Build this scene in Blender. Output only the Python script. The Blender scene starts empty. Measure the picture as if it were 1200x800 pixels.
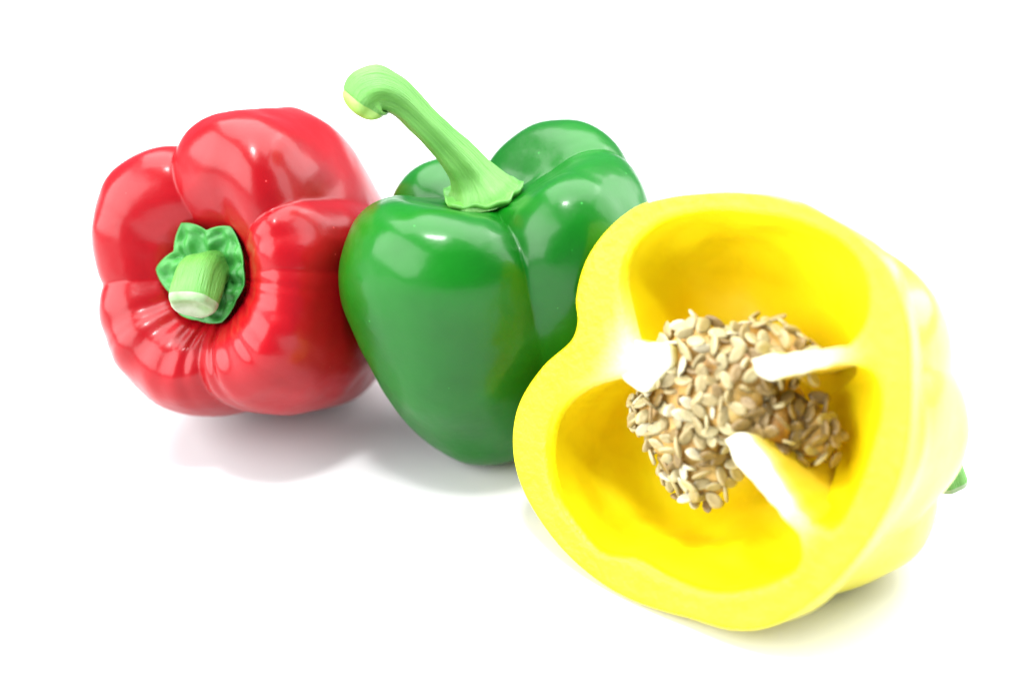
import bpy, bmesh, math, random
import numpy as np
from mathutils import Vector, Matrix, noise

CM = 0.01            # everything below is laid out in centimetres
SC = bpy.context.scene
COL = SC.collection
random.seed(7)

# ------------------------------------------------------------------ camera
cam_d = bpy.data.cameras.new('camera')
cam = bpy.data.objects.new('camera', cam_d)
COL.objects.link(cam)
cam.location = (0, -32 * CM, 19.2 * CM)
cam.rotation_euler = (math.radians(90 - 27), 0, 0)
cam_d.sensor_width = 36
cam_d.lens = 36 * 1742 / 1200
cam_d.clip_start = 0.01
cam_d.clip_end = 50
cam_d.dof.use_dof = True
cam_d.dof.focus_distance = 0.333
cam_d.dof.aperture_fstop = 6.0
SC.camera = cam

# ------------------------------------------------------------------ world and lamps (white studio)
world = bpy.data.worlds.new('World')
SC.world = world
world.use_nodes = True
bg = world.node_tree.nodes['Background']
bg.inputs['Color'].default_value = (0.62, 0.82, 1.0, 1)
bg.inputs['Strength'].default_value = 0.26


def softbox(name, loc, target, sx, sy, watts, color=(1, 1, 1)):
    d = bpy.data.lights.new(name, 'AREA')
    d.shape = 'RECTANGLE'
    d.size, d.size_y = sx * CM, sy * CM
    d.energy = watts
    d.color = color
    o = bpy.data.objects.new(name, d)
    COL.objects.link(o)
    o.location = Vector(loc) * CM
    o.rotation_euler = (Vector(target) - Vector(loc)).to_track_quat('-Z', 'Y').to_euler()
    return o


softbox('softbox_overhead', (2, 24, 80), (0, 0, 2), 120, 86, 14.5)
softbox('softbox_left', (-58, -26, 38), (-2, 0, 5), 96, 58, 8.5)
softbox('softbox_right', (60, 16, 38), (2, 0, 5), 76, 58, 5.0)
softbox('top_lamp', (-6, -18, 70), (0, 0, 3), 9, 9, 2.2)

SC.view_settings.view_transform = 'Standard'
SC.view_settings.look = 'None'
SC.view_settings.exposure = 0.70
SC.view_settings.gamma = 1.0
SC.cycles.use_denoising = True
SC.cycles.max_bounces = 12
SC.cycles.diffuse_bounces = 8
SC.cycles.caustics_reflective = False
SC.cycles.caustics_refractive = False


# ------------------------------------------------------------------ helpers
def lin(c):
    return tuple(((v / 255 + 0.055) / 1.055) ** 2.4 if v > 10 else v / 255 / 12.92 for v in c) + (1,)


def material(name, col_a, col_b=None, rough=0.3, scale=60.0, detail=4.0, bump=0.0, bump_scale=400.0,
             sss=0.0, radius=(0.004, 0.002, 0.001), coat=0.0, coat_rough=0.05, stretch=None,
             spots=None, spec=0.5, dim=0.78):
    """principled material, two colours mixed by noise, fine relief and optional specks"""
    m = bpy.data.materials.new(name)
    m.use_nodes = True
    nt = m.node_tree
    N, L = nt.nodes, nt.links
    p = N['Principled BSDF']
    p.inputs['Roughness'].default_value = rough
    p.inputs['Specular IOR Level'].default_value = spec
    p.inputs['Coat Weight'].default_value = coat
    p.inputs['Coat Roughness'].default_value = coat_rough
    p.inputs['Subsurface Weight'].default_value = sss
    p.inputs['Subsurface Radius'].default_value = radius
    p.inputs['Subsurface Scale'].default_value = 1.0
    tc = N.new('ShaderNodeTexCoord')
    vec = tc.outputs['Object']
    if stretch:
        mp = N.new('ShaderNodeMapping')
        mp.inputs['Scale'].default_value = stretch
        L.new(vec, mp.inputs['Vector'])
        vec = mp.outputs['Vector']
    col_b = col_b or col_a
    col_a = [v * dim for v in tuple(col_a)[:3]]
    col_b = [v * dim for v in tuple(col_b)[:3]]
    nz = N.new('ShaderNodeTexNoise')
    nz.inputs['Scale'].default_value = scale
    nz.inputs['Detail'].default_value = detail
    L.new(vec, nz.inputs['Vector'])
    rp = N.new('ShaderNodeValToRGB')
    rp.color_ramp.elements[0].position = 0.32
    rp.color_ramp.elements[1].position = 0.68
    rp.color_ramp.elements[0].color = tuple(col_a)[:3] + (1,)
    rp.color_ramp.elements[1].color = tuple(col_b)[:3] + (1,)
    L.new(nz.outputs['Fac'], rp.inputs['Fac'])
    out = rp.outputs['Color']
    if spots:
        sc_, thr, col = spots
        vo = N.new('ShaderNodeTexVoronoi')
        vo.inputs['Scale'].default_value = sc_
        L.new(tc.outputs['Object'], vo.inputs['Vector'])
        mr = N.new('ShaderNodeMapRange')
        mr.inputs['From Min'].default_value = thr
        mr.inputs['From Max'].default_value = thr * 0.4
        L.new(vo.outputs['Distance'], mr.inputs['Value'])
        mx = N.new('ShaderNodeMixRGB')
        mx.inputs['Color2'].default_value = tuple(col)[:3] + (1,)
        L.new(mr.outputs['Result'], mx.inputs['Fac'])
        L.new(out, mx.inputs['Color1'])
        out = mx.outputs['Color']
    L.new(out, p.inputs['Base Color'])
    if bump:
        n2 = N.new('ShaderNodeTexNoise')
        n2.inputs['Scale'].default_value = bump_scale
        n2.inputs['Detail'].default_value = 3
        L.new(vec, n2.inputs['Vector'])
        b = N.new('ShaderNodeBump')
        b.inputs['Strength'].default_value = bump
        b.inputs['Distance'].default_value = 0.001
        L.new(n2.outputs['Fac'], b.inputs['Height'])
        L.new(b.outputs['Normal'], p.inputs['Normal'])
    return m


def mesh_object(name, verts, faces, mat, parent=None, smooth=True):
    me = bpy.data.meshes.new(name)
    me.from_pydata([tuple(np.asarray(v) * CM) for v in verts], [], faces)
    bm = bmesh.new()
    bm.from_mesh(me)
    bmesh.ops.recalc_face_normals(bm, faces=bm.faces)
    bm.to_mesh(me)
    bm.free()
    me.materials.append(mat)
    if smooth:
        me.polygons.foreach_set('use_smooth', [True] * len(me.polygons))
    o = bpy.data.objects.new(name, me)
    COL.objects.link(o)
    if parent:
        o.parent = parent
    return o


def thing(name, label, cat, loc):
    o = bpy.data.objects.new(name, None)
    COL.objects.link(o)
    o.empty_display_size = 0.02
    o.location = Vector(loc) * CM
    o['label'] = label
    o['category'] = cat
    return o


def spline(pts, n):
    """Catmull-Rom through the rows of pts, n samples"""
    P = np.asarray(pts, float)
    P = np.vstack([2 * P[0] - P[1], P, 2 * P[-1] - P[-2]])
    seg = len(P) - 3
    t = np.linspace(0, seg, n)
    i = np.minimum(t.astype(int), seg - 1)
    f = (t - i)[:, None]
    a, b, c, d = P[i], P[i + 1], P[i + 2], P[i + 3]
    return 0.5 * (2 * b + (c - a) * f + (2 * a - 5 * b + 4 * c - d) * f ** 2 + (3 * b - a - 3 * c + d) * f ** 3)


def grid_faces(rows, cols, closed=True):
    F = []
    m = cols if closed else cols - 1
    for i in range(rows - 1):
        for j in range(m):
            k = (j + 1) % cols
            F.append((i * cols + j, i * cols + k, (i + 1) * cols + k, (i + 1) * cols + j))
    return F


def periodic(phi, keys):
    """smooth periodic interpolation of (angle_deg, value...) keys"""
    K = sorted(keys)
    A = np.array([k[0] for k in K], float)
    V = np.array([k[1:] for k in K], float)
    A = np.concatenate([A - 360, A, A + 360])
    V = np.vstack([V, V, V])
    d = np.degrees(phi) % 360
    i = np.clip(np.searchsorted(A, d, side='right') - 1, 1, len(A) - 3)
    f = ((d - A[i]) / (A[i + 1] - A[i]))[:, None]
    # monotone-ish hermite
    m0 = (V[i + 1] - V[i - 1]) / (A[i + 1] - A[i - 1])[:, None]
    m1 = (V[i + 2] - V[i]) / (A[i + 2] - A[i])[:, None]
    h = (A[i + 1] - A[i])[:, None]
    return ((2 * f ** 3 - 3 * f ** 2 + 1) * V[i] + (f ** 3 - 2 * f ** 2 + f) * h * m0
            + (-2 * f ** 3 + 3 * f ** 2) * V[i + 1] + (f ** 3 - f ** 2) * h * m1)


def lobe_wave(phi, creases, power=0.62, soft=0.14):
    """1 at a crease, 0 at the middle of a lobe; creases = [(angle, strength)]"""
    K = sorted(creases)
    A = np.array([k[0] for k in K] + [K[0][0] + 360], float)
    S = np.array([k[1] for k in K] + [K[0][1]], float)
    d = (np.degrees(phi) - A[0]) % 360 + A[0]
    i = np.clip(np.searchsorted(A, d, side='right') - 1, 0, len(K) - 1)
    f = (d - A[i]) / (A[i + 1] - A[i])
    b = (np.sqrt(np.sin(np.pi * f) ** 2 + soft ** 2) - soft * (1 - np.sin(np.pi * f))) ** power
    return (S[i] * (1 - f) + S[i + 1] * f) * (1 - np.clip(b, 0, 1))


def pepper_skin(profile, creases, lobes, pleats, wobble, seed, nt=170, nphi=320, power=0.62):
    """profile rows: radius, height, crease depth (fraction of radius), crease drop (cm), pleat depth, lobe weight.
    lobes: (angle, radial scale, shoulder lift).  Axis +z is the stem end."""
    T = spline(profile, nt)
    phi = np.linspace(0, 2 * np.pi, nphi, endpoint=False)
    w_sharp = lobe_wave(phi, creases, power)
    w_soft = lobe_wave(phi, creases, 1.25, 0.25)
    ztop = T[:, 1].max()
    lob = periodic(phi, lobes)
    pl = np.zeros(nphi)
    for a, wid, s in pleats:
        dd = (np.degrees(phi) - a + 180) % 360 - 180
        pl += s * np.exp(-(dd / wid) ** 2)
    V = []
    for r, z, cd, cz, pd, lw in T:
        r = max(r, 0.0)
        k = min(max((z - 0.1 * ztop) / (0.75 * ztop), 0), 1)
        w = w_sharp * k + w_soft * (1 - k)
        rr = r * (1 - cd * w - pd * 0.25 * pl) * (1 + (lob[:, 0] - 1) * lw)
        zz = z - cz * w - pd * pl + lob[:, 1] * lw * np.clip(r / 3.5, 0, 1)
        V.append(np.stack([rr * np.cos(phi), rr * np.sin(phi), zz], 1))
    V = np.vstack(V)
    off = Vector((seed, seed * 1.7, -seed))
    for q in range(len(V)):
        p = Vector(V[q])
        n = noise.noise(p * 0.42 + off) * wobble + noise.noise(p * 1.3 + off) * wobble * 0.18 + noise.noise(p * 3.1 + off) * wobble * 0.03
        V[q] *= 1 + n / 4.0
    return V, grid_faces(nt, nphi)


def tube(path, nseg=40, nring=60, ribs=0, rib_depth=0.0, seed=0.0, wobble=0.03, cap_round=0.0, up=(0, 0, 1)):
    """path rows: x,y,z,radius -> swept tube without its last cap; returns verts, faces, last ring centre/frame"""
    T = spline(path, nring)
    V = []
    prev = None
    phi = np.linspace(0, 2 * np.pi, nseg, endpoint=False)
    for i in range(nring):
        c = T[i, :3]
        d = T[min(i + 1, nring - 1), :3] - T[max(i - 1, 0), :3]
        d = d / np.linalg.norm(d)
        x = prev if prev is not None else np.cross(up, d)
        if np.linalg.norm(x) < 1e-3:
            x = np.array([1.0, 0, 0])
        x = x - d * (x @ d)
        x /= np.linalg.norm(x)
        prev = x
        y = np.cross(d, x)
        r = T[i, 3] * (1 + rib_depth * np.cos(ribs * phi + 0.5 * np.sin(3 * phi + seed)))
        ring = c + r[:, None] * (np.cos(phi)[:, None] * x + np.sin(phi)[:, None] * y)
        for q in ring:
            n = noise.noise(Vector(q) * 1.6 + Vector((seed, 0, 0)))
            V.append(q + (q - c) * n * wobble * 3)
    return np.array(V), grid_faces(nring, nseg), (T[-1, :3], d, x, y, T[-1, 3])


def along(o, nring, nseg, length):
    """grain coordinates for a swept stem: round the stem and along it"""
    ph = np.tile(np.linspace(0, 2 * np.pi, nseg, endpoint=False), nring)
    t = np.repeat(np.linspace(0, length, nring), nseg)
    a = o.data.attributes.new('grain', 'FLOAT_VECTOR', 'POINT')
    a.data.foreach_set('vector', np.stack([np.cos(ph), np.sin(ph), t * 0.12], 1).ravel())


def cap(ring, centre, push, dish=0.0, dome=False):
    """closed end for a ring of points: rounded shoulder then a flat or dished face"""
    n = len(ring)
    V, c = [np.array(ring)], np.asarray(centre)
    prof = [(0.985, 0.35), (0.95, 0.7), (0.87, 0.95), (0.75, 1.0), (0.5, 1.0 - dish), (0.25, 1.0 - dish * 1.4), (0.02, 1.0 - dish * 1.5)]
    if dome:
        prof = [(math.cos(a_), math.sin(a_)) for a_ in np.linspace(0.15, 1.55, 9)]
    for k, h in prof:
        V.append(c + (np.array(ring) - c) * k + np.asarray(push) * h)
    V = np.vstack(V)
    F = grid_faces(len(prof) + 1, n)
    F.append(tuple(range(len(V) - n, len(V))))
    return V, F


def frame(axis, xhint):
    z = np.asarray(axis, float)
    z /= np.linalg.norm(z)
    x = np.asarray(xhint, float)
    x = x - z * (x @ z)
    x /= np.linalg.norm(x)
    return np.stack([x, np.cross(z, x), z], 1)      # columns


def place(V, M, c):
    return V @ M.T + np.asarray(c)


# ------------------------------------------------------------------ materials
M_TABLE = material('white_sweep', (0.64, 0.64, 0.65), (0.67, 0.67, 0.67), dim=1.0, rough=0.9, scale=8, spec=0.05)
M_RED = material('red_skin', (0.29, 0.001, 0.004), (0.43, 0.003, 0.009), rough=0.32, scale=35, coat=0.22, coat_rough=0.15, spec=0.2,
                 bump=0.12, bump_scale=300, sss=0.12, radius=(0.006, 0.001, 0.001), spots=(170, 0.05, (0.60, 0.05, 0.05)))
M_GREEN = material('green_skin', (0.001, 0.10, 0.003), (0.003, 0.165, 0.005), rough=0.34, scale=30, coat=0.22, coat_rough=0.15, spec=0.2,
                   bump=0.12, bump_scale=300, sss=0.08, radius=(0.001, 0.004, 0.001), spots=(170, 0.05, (0.03, 0.30, 0.04)))
M_YSKIN = material('yellow_skin', (0.94, 0.82, 0.003), (0.97, 0.88, 0.012), rough=0.32, scale=30, coat=0.4, coat_rough=0.14,
                   bump=0.12, bump_scale=300, sss=0.2, radius=(0.006, 0.005, 0.001))
M_YFLESH = material('yellow_flesh', (0.93, 0.82, 0.001), (0.96, 0.89, 0.018), spec=0.3, rough=0.34, scale=190, detail=6, bump=0.3, bump_scale=650,
                    sss=0.3, radius=(0.006, 0.005, 0.0015))
M_YINNER = material('yellow_inner_wall', (1.0, 0.75, 0.002), (1.0, 0.88, 0.004), rough=0.42, scale=26, detail=2, bump=0.25, bump_scale=140,
                    sss=0.25, radius=(0.008, 0.005, 0.001))
M_STEM = material('green_stem', (0.12, 0.42, 0.05), (0.22, 0.56, 0.10), rough=0.5, scale=60, bump=0.35, bump_scale=220,
                  sss=0.15, radius=(0.002, 0.004, 0.001))
def grainy_stem():
    m = material('stem_skin', (0.09, 0.34, 0.04), (0.18, 0.47, 0.09), rough=0.5, scale=50, sss=0.12, radius=(0.002, 0.004, 0.001))
    nt = m.node_tree
    N, L = nt.nodes, nt.links
    p = N['Principled BSDF']
    at_ = N.new('ShaderNodeAttribute')
    at_.attribute_name = 'grain'
    nz = N.new('ShaderNodeTexNoise')
    nz.inputs['Scale'].default_value = 7.0
    nz.inputs['Detail'].default_value = 5
    nz.inputs['Roughness'].default_value = 0.65
    L.new(at_.outputs['Vector'], nz.inputs['Vector'])
    rp = N.new('ShaderNodeValToRGB')
    rp.color_ramp.elements[0].position, rp.color_ramp.elements[1].position = 0.36, 0.60
    rp.color_ramp.elements[0].color = (0.76, 0.82, 0.72, 1)
    rp.color_ramp.elements[1].color = (1, 1, 1, 1)
    L.new(nz.outputs['Fac'], rp.inputs['Fac'])
    mx = N.new('ShaderNodeMixRGB')
    mx.blend_type = 'MULTIPLY'
    mx.inputs['Fac'].default_value = 1
    bc = p.inputs['Base Color']
    L.new(bc.links[0].from_socket, mx.inputs['Color1'])
    L.new(rp.outputs['Color'], mx.inputs['Color2'])
    L.new(mx.outputs['Color'], bc)
    b = N.new('ShaderNodeBump')
    b.inputs['Strength'].default_value = 0.5
    b.inputs['Distance'].default_value = 0.0012
    L.new(nz.outputs['Fac'], b.inputs['Height'])
    L.new(b.outputs['Normal'], p.inputs['Normal'])
    return m


M_STEMG = grainy_stem()
M_CALYX2 = material('green_collar', (0.06, 0.32, 0.03), (0.15, 0.46, 0.07), rough=0.48, scale=90, bump=0.4, bump_scale=200)
M_CALYX = material('green_calyx', (0.025, 0.23, 0.03), (0.05, 0.33, 0.045), rough=0.5, scale=150, bump=0.4, bump_scale=200)
M_CUT = material('stem_cut_end', (0.22, 0.38, 0.15), (0.50, 0.58, 0.42), rough=0.6, scale=120, bump=0.4, bump_scale=300)
M_KNOB = material('stem_knob', (0.26, 0.50, 0.07), (0.40, 0.62, 0.16), rough=0.5, scale=70, bump=0.4, bump_scale=200, sss=0.12, radius=(0.002, 0.004, 0.001))
M_RIB = material('white_rib', (0.74, 0.69, 0.44), (0.86, 0.84, 0.68), rough=0.4, scale=50, bump=0.15, bump_scale=150,
                 sss=0.2, radius=(0.005, 0.005, 0.003))


def mix_by_pale(m, col):
    """the attribute 'pale' blends from col to the material's own colour"""
    nt_ = m.node_tree
    at_ = nt_.nodes.new('ShaderNodeAttribute')
    at_.attribute_name = 'pale'
    mx_ = nt_.nodes.new('ShaderNodeMixRGB')
    mx_.inputs['Color1'].default_value = col
    bc = nt_.nodes['Principled BSDF'].inputs['Base Color']
    nt_.links.new(bc.links[0].from_socket, mx_.inputs['Color2'])
    nt_.links.new(at_.outputs['Fac'], mx_.inputs['Fac'])
    nt_.links.new(mx_.outputs['Color'], bc)


mix_by_pale(M_RIB, (0.70, 0.56, 0.015, 1))
mix_by_pale(M_YFLESH, (0.74, 0.62, 0.002, 1))
_nt = M_YFLESH.node_tree
_at = _nt.nodes.new('ShaderNodeAttribute')
_at.attribute_name = 'white'
_mx = _nt.nodes.new('ShaderNodeMixRGB')
_mx.inputs['Color2'].default_value = (0.74, 0.72, 0.56, 1)
_bc = _nt.nodes['Principled BSDF'].inputs['Base Color']
_nt.links.new(_bc.links[0].from_socket, _mx.inputs['Color1'])
_nt.links.new(_at.outputs['Fac'], _mx.inputs['Fac'])
_nt.links.new(_mx.outputs['Color'], _bc)
M_PLAC = material('placenta_flesh', (0.52, 0.24, 0.03), (0.74, 0.50, 0.14), rough=0.5, scale=90, bump=0.4, bump_scale=200,
                  sss=0.2, radius=(0.005, 0.004, 0.002))
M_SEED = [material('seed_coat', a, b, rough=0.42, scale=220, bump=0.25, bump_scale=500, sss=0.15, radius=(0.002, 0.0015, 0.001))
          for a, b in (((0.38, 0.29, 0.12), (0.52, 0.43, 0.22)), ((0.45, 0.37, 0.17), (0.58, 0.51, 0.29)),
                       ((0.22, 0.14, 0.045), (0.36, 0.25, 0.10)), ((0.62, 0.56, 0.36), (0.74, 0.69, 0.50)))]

# ------------------------------------------------------------------ the white surface
o = mesh_object('tabletop', [(-200, -120, 0), (200, -120, 0), (200, 260, 0), (-200, 260, 0)], [(0, 1, 2, 3)], M_TABLE, smooth=False)
o['kind'] = 'structure'

# ------------------------------------------------------------------ red pepper: lies on its side, stem towards the camera
def red_pepper():
    C = np.array([-6.12, 1.8, 3.75])
    el = math.radians(26)
    hx, hy = -C[0], -32 - C[1]
    a = math.atan2(hy, hx) - math.radians(35)
    axis = (math.cos(a) * math.cos(el), math.sin(a) * math.cos(el), math.sin(el))
    M = frame(axis, (1, 0, 0)) * 1.03
    prof = [  # r, z, crease, drop, pleat, lobe weight
        (0.02, 2.30, 0, 0, 0, 0), (0.75, 2.30, 0.05, 0.05, 0.05, 0.1), (1.05, 2.42, 0.10, 0.15, 0.18, 0.2), (1.45, 2.85, 0.13, 0.35, 0.26, 0.5),
        (2.1, 3.32, 0.15, 0.45, 0.20, 0.8), (2.85, 3.30, 0.16, 0.40, 0.12, 1), (3.45, 2.65, 0.17, 0.2, 0.07, 1),
        (3.78, 1.5, 0.17, 0.08, 0.02, 1), (3.80, 0.0, 0.14, 0, 0, 1), (3.55, -1.5, 0.13, 0, 0, 1), (3.0, -2.7, 0.14, -0.05, 0, 1),
        (2.2, -3.45, 0.16, -0.2, 0, 0.8), (1.3, -3.65, 0.12, -0.25, 0, 0.5), (0.5, -3.4, 0.05, -0.1, 0, 0.2), (0.02, -3.3, 0, 0, 0, 0)]
    creases = [(0, 0.28), (34, 0.6), (106, 1.0), (184, 0.6), (271, 0.85)]
    lobes = [(18, 0.86, -0.1), (68, 1.07, 0.1), (140, 1.01, 0.0), (226, 0.93, -0.15), (310, 0.93, 0.1)]
    pleats = [(-9, 3, 0.3), (-22, 6, 0.5), (-36, 5, 0.4), (262, 3, 0.3)]
    pleats += [(-15, 3, 0.2), (-76, 3, 0.3), (-62, 7, 0.45), (208, 7, 0.5), (232, 8, 0.6), (250, 5, 0.3),
              (66, 8, 0.25), (148, 8, 0.2), (18, 5, 0.3), (-48, 3, 0.25), (216, 2.5, 0.15), (284, 3.5, 0.3)]
    V, F = pepper_skin(prof, creases, lobes, pleats, 0.22, 3.1)
    V = place(V, M, C)
    dz = V[:, 2].min()
    C = C - np.array([0, 0, dz - 0.005])
    V[:, 2] -= dz - 0.005
    base = np.array([C[0], C[1], 0])
    root = thing('red_bell_pepper', 'whole glossy red bell pepper lying on its side, short stem facing the viewer', 'bell pepper', base)
    mesh_object('skin', V - base, F, M_RED, root)
    # calyx: ragged six-pointed dish with a raised bumpy ring
    nphi, rows = 120, 26
    phi = np.linspace(0, 2 * np.pi, nphi, endpoint=False)
    pts = [(8, 1.10), (38, 1.22), (56, 1.34), (86, 1.04), (117, 1.40), (146, 1.02), (173, 1.38), (202, 1.06), (235, 1.16), (262, 1.10), (294, 1.26), (325, 1.10), (345, 1.16)]
    edge = np.interp(np.degrees(phi), [q[0] for q in pts], [q[1] for q in pts], period=360)
    CV = []
    for i in range(rows):
        f = i / (rows - 1)
        r = edge * f * 0.95
        h = 2.46 + 0.30 * f ** 2 - 0.04 * f
        bump = 0.11 * np.exp(-((f - 0.66) / 0.12) ** 2) * (0.5 + 0.8 * np.cos(9 * phi + 0.6 * np.sin(2 * phi)))
        bump += 0.09 * np.exp(-((f - 0.86) / 0.06) ** 2) * np.cos(13 * phi)
        CV.append(np.stack([r * np.cos(phi), r * np.sin(phi), h + bump], 1))
    top = np.vstack(CV)
    under = CV[-1] * np.array([0.97, 0.97, 1]) - np.array([0, 0, 0.09])
    under2 = CV[-6] - np.array([0, 0, 0.30])
    V = np.vstack([top, under, under2])
    mesh_object('calyx', place(V, M, C) - base, grid_faces(rows + 2, nphi), M_CALYX, root)
    # short stub of a stem, comes out of the dish and bends down
    path = [(0.0, 0.05, 2.2, 0.56), (0.03, 0.03, 2.7, 0.52), (0.10, -0.06, 2.95, 0.53), (0.15, -0.24, 3.16, 0.56), (0.18, -0.48, 3.32, 0.57), (0.19, -0.66, 3.40, 0.55)]
    V, F, (c, d, x, y, r) = tube(path, nseg=48, nring=50, ribs=5, rib_depth=0.05, seed=2.0)
    st = mesh_object('stem', place(V, M, C) - base, F, M_STEMG, root)
    along(st, 50, 48, 2.0)
    V, F = cap(V[-48:], V[-48:].mean(0), d * 0.16, dish=0.35)
    mesh_object('cut_end', place(V, M, C) - base, F, M_CUT, st)


red_pepper()


# ------------------------------------------------------------------ green pepper: stands upright, long curved stem
def green_pepper():
    C = np.array([-0.22, 0.32, 3.9])
    M = frame((-0.15, -0.02, 1.0), (1, 0, 0))
    prof = [
        (0.02, 2.52, 0, 0, 0, 0), (0.7, 2.52, 0.05, 0.05, 0.03, 0.1), (1.1, 2.66, 0.10, 0.2, 0.08, 0.3), (1.6, 2.95, 0.15, 0.55, 0.08, 0.6),
        (2.3, 3.25, 0.2, 0.8, 0.05, 0.9), (3.05, 3.02, 0.22, 0.7, 0.03, 1), (3.6, 2.2, 0.22, 0.35, 0, 1),
        (3.76, 1.1, 0.22, 0.1, 0, 1), (3.62, -0.2, 0.21, 0, 0, 1), (3.22, -1.6, 0.19, 0, 0, 1), (2.6, -2.8, 0.15, -0.05, 0, 1),
        (2.0, -3.55, 0.16, -0.15, 0, 0.9), (1.25, -3.9, 0.12, -0.25, 0, 0.6), (0.5, -3.7, 0.05, -0.1, 0, 0.3), (0.02, -3.6, 0, 0, 0, 0)]
    creases = [(286, 1.1), (12, 0.45), (90, 0.6), (160, 0.8)]
    lobes = [(226, 1.08, 0.05), (326, 1.05, 0.10), (42, 1.07, 0.22), (125, 0.92, -0.55)]
    pleats = [(300, 4, 0.4), (265, 5, 0.3), (330, 5, 0.3), (200, 5, 0.3), (20, 5, 0.3)]
    V, F = pepper_skin(prof, creases, lobes, pleats, 0.16, 8.4)
    V = place(V, M, C)
    dz = V[:, 2].min()
    C = C - np.array([0, 0, dz - 0.005])
    V[:, 2] -= dz - 0.005
    base = np.array([C[0], C[1], 0])
    root = thing('green_bell_pepper', 'whole green bell pepper standing upright with a long curved stem', 'bell pepper', base)
    mesh_object('skin', V - base, F, M_GREEN, root)
    # calyx: flat collar that hugs the cavity
    nphi, rows = 120, 18
    phi = np.linspace(0, 2 * np.pi, nphi, endpoint=False)
    edge = periodic(phi, [(0, 1.22), (35, 1.05), (70, 1.15), (110, 1.0), (150, 1.15), (190, 1.05), (225, 1.2), (262, 1.08), (300, 1.3), (332, 1.1)])[:, 0]
    CV = []
    for i in range(rows):
        f = i / (rows - 1)
        r = edge * f * 0.82
        h = 2.60 + 0.42 * (1 - f) ** 2 + 0.10 * f ** 3
        CV.append(np.stack([r * np.cos(phi) - 0.10, r * np.sin(phi), h + 0.03 * np.cos(11 * phi) * f], 1))
    V = np.vstack(CV + [CV[-1] * np.array([0.96, 0.96, 1]) - np.array([0, 0, 0.12]), CV[-5] - np.array([0, 0, 0.3])])
    mesh_object('calyx', place(V, M, C) - base, grid_faces(rows + 2, nphi), M_CALYX2, root)
    path = [(-0.12, 0.0, 2.50, 0.92), (-0.15, 0.0, 2.74, 0.74), (-0.22, 0.0, 3.0, 0.58), (-0.38, 0.0, 3.36, 0.46), (-0.72, 0.0, 3.9, 0.39), (-1.11, 0.0, 4.5, 0.355), (-1.44, -0.02, 4.98, 0.375),
            (-1.72, -0.05, 5.28, 0.46), (-1.98, -0.08, 5.40, 0.57), (-2.2, -0.12, 5.34, 0.61), (-2.32, -0.15, 5.22, 0.55)]
    V, F, (c, d, x, y, r) = tube(path, nseg=60, nring=90, ribs=6, rib_depth=0.06, seed=5.0, up=(0, 1, 0))
    st = mesh_object('stem', place(V, M, C) - base, F, M_STEMG, root)
    along(st, 90, 60, 5.0)
    V, F = cap(V[-60:], V[-60:].mean(0), d * 0.34, dome=True)
    mesh_object('cut_end', place(V, M, C) - base, F, M_KNOB, st)


green_pepper()


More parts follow.
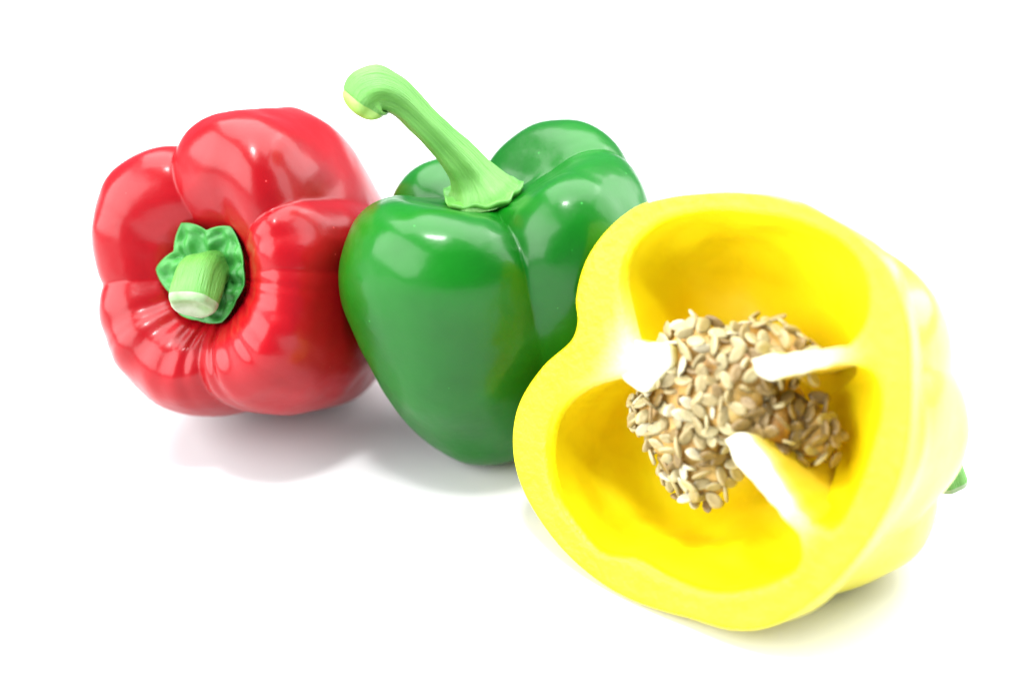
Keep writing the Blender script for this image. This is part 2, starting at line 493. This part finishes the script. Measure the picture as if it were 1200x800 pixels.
# ------------------------------------------------------------------ yellow pepper: cut across, open side towards the camera
def yellow_pepper():
    C = np.array([4.105, -5.874, 4.301])
    n = np.array([-0.6154, -0.7101, 0.342])
    e1 = np.cross((0, 0, 1), n)
    e1 /= np.linalg.norm(e1)
    e2 = np.cross(n, e1)
    OUT = [(-3.95, 1.18), (-3.9, 2.18), (-3.12, 3.38), (-2.28, 3.87), (-1.42, 4.17), (0.3, 4.45), (1.66, 4.29), (2.72, 3.75), (3.33, 3.01), (3.79, 1.84), (4.09, 0.1), (3.83, -1.38), (3.21, -2.69), (2.36, -3.7), (1.67, -4.07), (0.49, -4.29), (-1.7, -4.42), (-3.29, -3.87), (-4.45, -2.9), (-4.8, -1.71), (-4.41, -0.52), (-3.84, 0.25), (-3.77, 0.73)]
    INN = [(-2.95, 1.47), (-3.05, 1.95), (-2.84, 2.6), (-2.25, 3.22), (-1.46, 3.61), (-0.31, 3.87), (0.83, 3.96), (1.73, 3.77), (2.23, 3.36), (2.54, 2.69), (2.8, 2.19), (3.01, 1.75), (3.22, 1.05), (3.23, 0.29), (3.17, -0.59), (3.01, -1.39), (2.66, -2.12), (2.22, -2.58), (1.58, -3.07), (0.86, -3.43), (-0.06, -3.53), (-0.95, -3.48), (-1.81, -3.67), (-2.47, -3.39), (-3.12, -2.96), (-3.6, -2.18), (-3.75, -1.35), (-3.56, -0.69), (-3.21, -0.13), (-3.04, 1.01)]
    nphi = 300
    phi = np.linspace(0, 2 * np.pi, nphi, endpoint=False)
    polar = lambda L: periodic(phi, [(math.degrees(math.atan2(v, u)) % 360, math.hypot(u, v)) for u, v in L])[:, 0]
    Ro, Ri = polar(OUT), polar(INN)
    tongue = np.zeros(nphi)
    for a_, wd, am, ex in ((171, 18, 0.42, 1.7), (38.5, 4.5, 0.30, 1.2), (328, 4.5, 0.30, 1.2)):
        dd = (np.degrees(phi) - a_ + 180) % 360 - 180
        tongue += am * np.exp(-(np.abs(dd) / wd) ** ex)
    Ri = Ri * 1.03
    Rfull = Ri.copy()
    Ri = Ri * (1 - tongue)
    w = lobe_wave(phi, [(172, 1.0), (33, 0.8), (330, 0.9), (255, 0.35)], 0.7)
    a_end = np.array([0.90, 0.38, -0.10])
    a_end /= np.linalg.norm(a_end)
    kphi = periodic(phi, [(0, 0.9), (70, 1.5), (130, 1.3), (200, 1.0), (270, 0.6), (320, 0.6)])[:, 0]

    def ring(s):
        """centre and frame at arc length s along the bent axis"""
        c, k = C.copy(), 24
        for i in range(k):
            q = (i + 0.5) / k * s
            f = min(max(q / 3.2, 0), 1)
            f = f * f * (3 - 2 * f)
            d = -n * (1 - f) + a_end * f
            c = c + d / np.linalg.norm(d) * (s / k)
        f = min(max(s / 3.2, 0), 1)
        f = f * f * (3 - 2 * f)
        d = -n * (1 - f) + a_end * f
        d /= np.linalg.norm(d)
        x = e1 - d * (e1 @ d)
        x /= np.linalg.norm(x)
        return c, x, -np.cross(d, x), d

    def rings(prof, R0, crease=1.0, seed=1.0, wob=0.10):
        V = []
        for s, p, cd in prof:
            c, x, y, d = ring(s)
            r = R0 * p ** kphi * (1 - cd * crease * w)
            P = c + r[:, None] * (np.cos(phi)[:, None] * x + np.sin(phi)[:, None] * y)
            k = min(s / 1.5, 1) * wob
            fl = min(s / 1.4, 1)
            fl = fl * fl * (3 - 2 * fl)
            for q in P:
                q = q + (q - c) * noise.noise(Vector(q) * 0.5 + Vector((seed, 0, 0))) * k
                zf = 0.5 * (q[2] + math.sqrt(q[2] ** 2 + 0.12))        # the underside is flattened where it rests
                q[2] = q[2] * (1 - fl) + zf * fl
                V.append(q)
        return np.array(V)

    rmean = Ro.mean()
    root_xy = np.array([C[0] + 2.2, C[1] + 1.6, 0])
    base = root_xy
    root = thing('cut_yellow_bell_pepper', 'yellow bell pepper cut open across, seeds and white ribs showing inside', 'bell pepper', base)

    outer_cp = [(0, 1.0, 0), (0.15, 1.001, 0), (1.0, 0.99, 0.01), (2.0, 0.955, 0.03), (3.0, 0.91, 0.06), (4.0, 0.84, 0.12), (4.8, 0.72, 0.2), (5.3, 0.5, 0.24),
                (5.25, 0.3, 0.2), (4.8, 0.12, 0.1), (4.5, 0.05, 0.03), (4.45, 0.003, 0)]
    outer = spline(outer_cp, 110)
    Vo = rings([tuple(q) for q in outer], Ro)
    lift = -Vo[:, 2].min() + 0.005
    print('yellow lift', lift)
    up = np.array([0, 0, lift])
    C += up
    Vo += up
    mesh_object('skin', Vo - base, grid_faces(len(outer), nphi), M_YSKIN, root)
    # rim: the cut face of the wall, very slightly rounded at both edges
    th = Ro - Ri
    rim, whit = [], []
    for f, h in ((0.0, 0.0), (0.01, 0.012), (0.03, 0.016), (0.2, 0.012), (0.4, 0.0), (0.6, 0.0), (0.80, 0.005), (0.91, -0.03), (0.97, -0.13), (1.0, -0.24)):
        r = Ro - th * f
        whit.append(np.clip((Rfull * 0.97 - r) / (0.36 * Rfull), 0, 1) ** 1.5)
        rim.append(C + r[:, None] * (np.cos(phi)[:, None] * e1 + np.sin(phi)[:, None] * e2) + n * h)
    fo = mesh_object('flesh', np.vstack(rim) - base, grid_faces(len(rim), nphi), M_YFLESH, root)
    at_ = fo.data.attributes.new('pale', 'FLOAT', 'POINT')
    at_.data.foreach_set('value', np.repeat([0, 0.1, 0.5, 1, 0.8, 0.6, 0.7, 0.5, 0.2, 0], nphi).astype(float))
    at_ = fo.data.attributes.new('white', 'FLOAT', 'POINT')
    at_.data.foreach_set('value', np.concatenate(whit))
    # inner wall: follows the outside at wall thickness and closes behind the placenta
    inner_cp = [(0.13, 0.0), (0.6, 0.15), (1.3, 0.3), (2.2, 0.4), (3.0, 0.5)]
    V = list(rim[-1])
    for s in np.linspace(0.24, 3.3, 40)[1:]:
        c, x, y, d = ring(s)
        po = np.interp(s, outer[:60, 0], outer[:60, 1])
        f = min((s - 0.24) / 1.5, 1)
        t = (Ro - Rfull) * (1 - f) + (0.62 + 0.1 * (Ro - Rfull)) * f + Rfull * tongue * (1 - 0.3 * f)
        r = Ro * po - t
        dd = (np.degrees(phi) - 268 + 180) % 360 - 180
        r = r * (1 - 0.05 * f * w - 0.17 * min((s - 0.24) / 2.2, 1) * np.exp(-(dd / 16) ** 2))
        e = min(max((s - 1.5) / 1.8, 0), 1)
        r = r * math.sqrt(max(1 - e ** 2.2, 0.0004))
        P = c + r[:, None] * (np.cos(phi)[:, None] * x + np.sin(phi)[:, None] * y)
        for q in P:
            V.append(q + (q - c) * (noise.noise(Vector(q) * 0.9) * 0.05 + noise.noise(Vector(q) * 2.6) * 0.006) * min(s - 0.24, 1))
    mesh_object('inner_wall', np.array(V) - base, grid_faces(40, nphi) + [tuple(range(39 * nphi, 40 * nphi))], M_YINNER, root)

    def P3(u, v, wdep=0.0):
        return C + u * e1 + v * e2 - n * wdep

    # ribs: thick white walls that run from the shell to the core
    ribs = [[(-2.65, 0.12), (-2.55, 0.70), (-2.0, 0.84), (-1.5, 0.92), (-1.30, 0.60), (-1.48, 0.15), (-1.82, -0.18), (-2.3, -0.10)],
            [(0.43, 1.24), (0.86, 1.46), (1.7, 1.80), (2.6, 2.22), (2.68, 1.98), (1.77, 1.44), (0.83, 0.92)],
            [(0.32, -0.50), (0.66, -0.26), (1.25, -0.50), (2.0, -1.02), (2.72, -1.50), (2.60, -1.78), (1.70, -1.32), (0.80, -0.88)]]
    for k, L in enumerate(ribs):
        pts = spline(L + [L[0]], 96)[:-1]
        pts = np.array([q + 0.05 * np.array([noise.noise(Vector((q[0] * 3.2, q[1] * 3.2, 3 + k))), noise.noise(Vector((q[0] * 3.2, q[1] * 3.2, 9 + k)))]) for q in pts])
        cen = pts.mean(0)
        V, pale = [], []
        lev = [(0.02, 0), (0.25, 0), (0.5, 0), (0.72, 0), (0.90, 0.0), (0.975, 0.015), (1.0, 0.06), (0.99, 0.2), (0.93, 0.6), (0.86, 1.1), (0.84, 1.7), (0.86, 2.4), (0.9, 3.2)]
        for sc_, dep in lev:
            for q in cen + (pts - cen) * sc_:
                ang = math.atan2(q[1], q[0]) % (2 * math.pi)
                rho = math.hypot(*q) / Rfull[int(ang / (2 * math.pi) * nphi) % nphi]
                f = min(max((rho - 0.55) / 0.40, 0), 1)
                f = f * f * (3 - 2 * f)
                p_ = P3(q[0], q[1], dep + (0.03 if k == 0 else -0.005) + 0.07 * f + 0.35 * max(0.0, 0.46 - rho))
                V.append(p_ + n * noise.noise(Vector(p_) * 1.9) * 0.05 + e1 * noise.noise(Vector(p_) * 1.4 + Vector((5, 0, 0))) * 0.06 * min(dep * 3, 1))
                pale.append(max(0.0, (1 - f) * (1 - min(max((dep - 0.05) / 0.25, 0), 1) * 0.93)))
        ro = mesh_object('rib', np.array(V) - base, grid_faces(len(lev), len(pts)) + [tuple(range(len(pts)))], M_RIB, root)
        at_ = ro.data.attributes.new('pale', 'FLOAT', 'POINT')
        at_.data.foreach_set('value', pale)

    # placenta: a knot of lumps in the middle that carries the seeds
    lumps = [  # u, v, depth, radii u, v, depth
        (-0.85, 1.12, 0.80, 0.90, 0.72, 0.52), (-0.1, 1.22, 0.82, 0.95, 0.62, 0.5), (-0.25, 0.50, 0.72, 1.15, 0.85, 0.50), (-0.95, 0.2, 0.85, 0.85, 0.80, 0.5),
        (-1.40, -0.40, 0.98, 0.85, 0.62, 0.55), (-0.80, -0.55, 0.90, 1.0, 0.80, 0.52), (-0.45, -1.15, 1.15, 0.85, 0.70, 0.55),
        (0.55, 1.72, 1.2, 1.0, 0.50, 0.55), (0.50, 0.25, 1.10, 1.0, 0.62, 0.5), (1.25, 0.25, 1.75, 0.95, 0.60, 0.5), (-1.25, 0.62, 0.62, 0.42, 0.42, 0.40), (-0.1, 0.2, 2.0, 1.3, 1.2, 1.2)]
    lumps = [(q[0] - 0.2, q[1] - 0.35) + q[2:] for q in lumps]
    bm = bmesh.new()
    for (u, v, d, a, b, c) in lumps:
        r = bmesh.ops.create_icosphere(bm, subdivisions=4, radius=1.0)
        for q in r['verts']:
            p = q.co
            k = 1 + 0.10 * noise.noise(p * 2.2 + Vector((u, v, d)))
            pt = P3(u + p.x * a * 0.93 * k, v + p.y * b * 0.93 * k, d + p.z * c * 0.93 * k) - base
            q.co = Vector(pt)
    vs = [tuple(q.co) for q in bm.verts]
    fs = [tuple(x.index for x in f.verts) for f in bm.faces]
    bm.free()
    plac = mesh_object('placenta', vs, fs, M_PLAC, root)
    # seed: a flat lens with a small beak
    sv, nseg = [], 12
    for i, (rr, hh) in enumerate(((0.5, 0.036), (0.86, 0.032), (1.0, 0.0), (0.86, -0.032), (0.5, -0.036))):
        for j in range(nseg):
            t = 2 * math.pi * j / nseg
            beak = 1 + 0.13 * max(0, math.cos(t)) ** 6
            sv.append((0.212 * rr * math.cos(t) * beak, 0.132 * rr * math.sin(t), hh))
    sf = [tuple(reversed(f)) for f in grid_faces(5, nseg)]
    sv += [(0, 0, 0.030), (0, 0, -0.030)]
    k0, k1 = len(sv) - 2, len(sv) - 1
    for j in range(nseg):
        sf.append((j, (j + 1) % nseg, k0))
        sf.append((4 * nseg + (j + 1) % nseg, 4 * nseg + j, k1))
    seed_mesh = []
    for m in M_SEED:
        s_ = mesh_object('seed', sv, sf, m)
        seed_mesh.append(s_.data)
        bpy.data.objects.remove(s_)
    rng = random.Random(11)
    placed = []
    tries = 0
    while len(placed) < 265 and tries < 60000:
        tries += 1
        li = rng.randrange(len(lumps) - 1)
        u, v, d, a, b, c = lumps[li]
        p = Vector((rng.gauss(0, 1), rng.gauss(0, 1), rng.gauss(0, 1))).normalized()
        if p.z > 0.10:
            continue
        q = np.array([u + p.x * a, v + p.y * b, d + p.z * c])
        if q[2] < -0.12:
            continue
        inside = False
        for lj, (u2, v2, d2, a2, b2, c2) in enumerate(lumps):
            if lj != li and ((q[0] - u2) / a2) ** 2 + ((q[1] - v2) / b2) ** 2 + ((q[2] - d2) / c2) ** 2 < 0.80:
                inside = True
        if inside or any(np.linalg.norm(q - o_) < 0.215 for o_ in placed):
            continue
        placed.append(q)
        nl = Vector((p.x / a, p.y / b, p.z / c)).normalized()
        nw = Vector(nl.x * e1 + nl.y * e2 - nl.z * n)
        tilt = (nw + Vector((rng.gauss(0, .75), rng.gauss(0, .75), rng.gauss(0, .75)))).normalized()
        R = tilt.to_track_quat('Z', 'Y').to_matrix() @ Matrix.Rotation(rng.uniform(0, 6.28), 3, 'Z')
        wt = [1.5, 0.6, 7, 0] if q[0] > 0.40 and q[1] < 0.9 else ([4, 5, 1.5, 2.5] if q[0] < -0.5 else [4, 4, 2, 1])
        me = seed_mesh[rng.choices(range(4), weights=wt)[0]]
        so = bpy.data.objects.new('seed', me)
        COL.objects.link(so)
        so.parent = plac
        pos = Vector(P3(*q) - base) + nw * rng.uniform(-0.03, 0.16)
        sc_ = rng.uniform(0.9, 1.15)
        so.matrix_local = Matrix.Translation(pos * CM) @ R.to_4x4() @ Matrix.Diagonal((sc_, sc_, sc_, 1))
    print('seeds', len(placed))

    # stem end, behind: calyx collar and a short stem that shows past the right side
    c, x, y, d = ring(4.45)
    c = c
    V = []
    ph = np.linspace(0, 2 * np.pi, 60, endpoint=False)
    for r, h in ((0.05, 0.25), (0.4, 0.22), (0.8, 0.12), (1.15, 0.22), (1.25, 0.3), (1.2, 0.2), (0.9, -0.1)):
        rr = r * (1 + 0.10 * np.cos(6 * ph) * (r > 1))
        V.append(c + d * h + rr[:, None] * (np.cos(ph)[:, None] * x + np.sin(ph)[:, None] * y))
    mesh_object('calyx', np.vstack(V) - base, grid_faces(7, 60), M_STEM, root)
    p0 = c
    path = [tuple(p0) + (0.55,), tuple(p0 + d * 0.8) + (0.48,), (9.5, -3.0, 2.0, 0.40), (9.88, -3.0, 1.3, 0.38), (10.05, -3.05, 0.85, 0.40)]
    print('stem from', p0)
    V, F, (cc, dd, xx, yy, r) = tube(path, nseg=36, nring=30, ribs=5, rib_depth=0.05, seed=9)
    st = mesh_object('stem', V - base, F, M_STEMG, root)
    along(st, 30, 36, 2.0)
    V, F = cap(V[-36:], V[-36:].mean(0), dd * 0.14, dish=0.2)
    mesh_object('cut_end', V - base, F, M_CUT, st)


yellow_pepper()
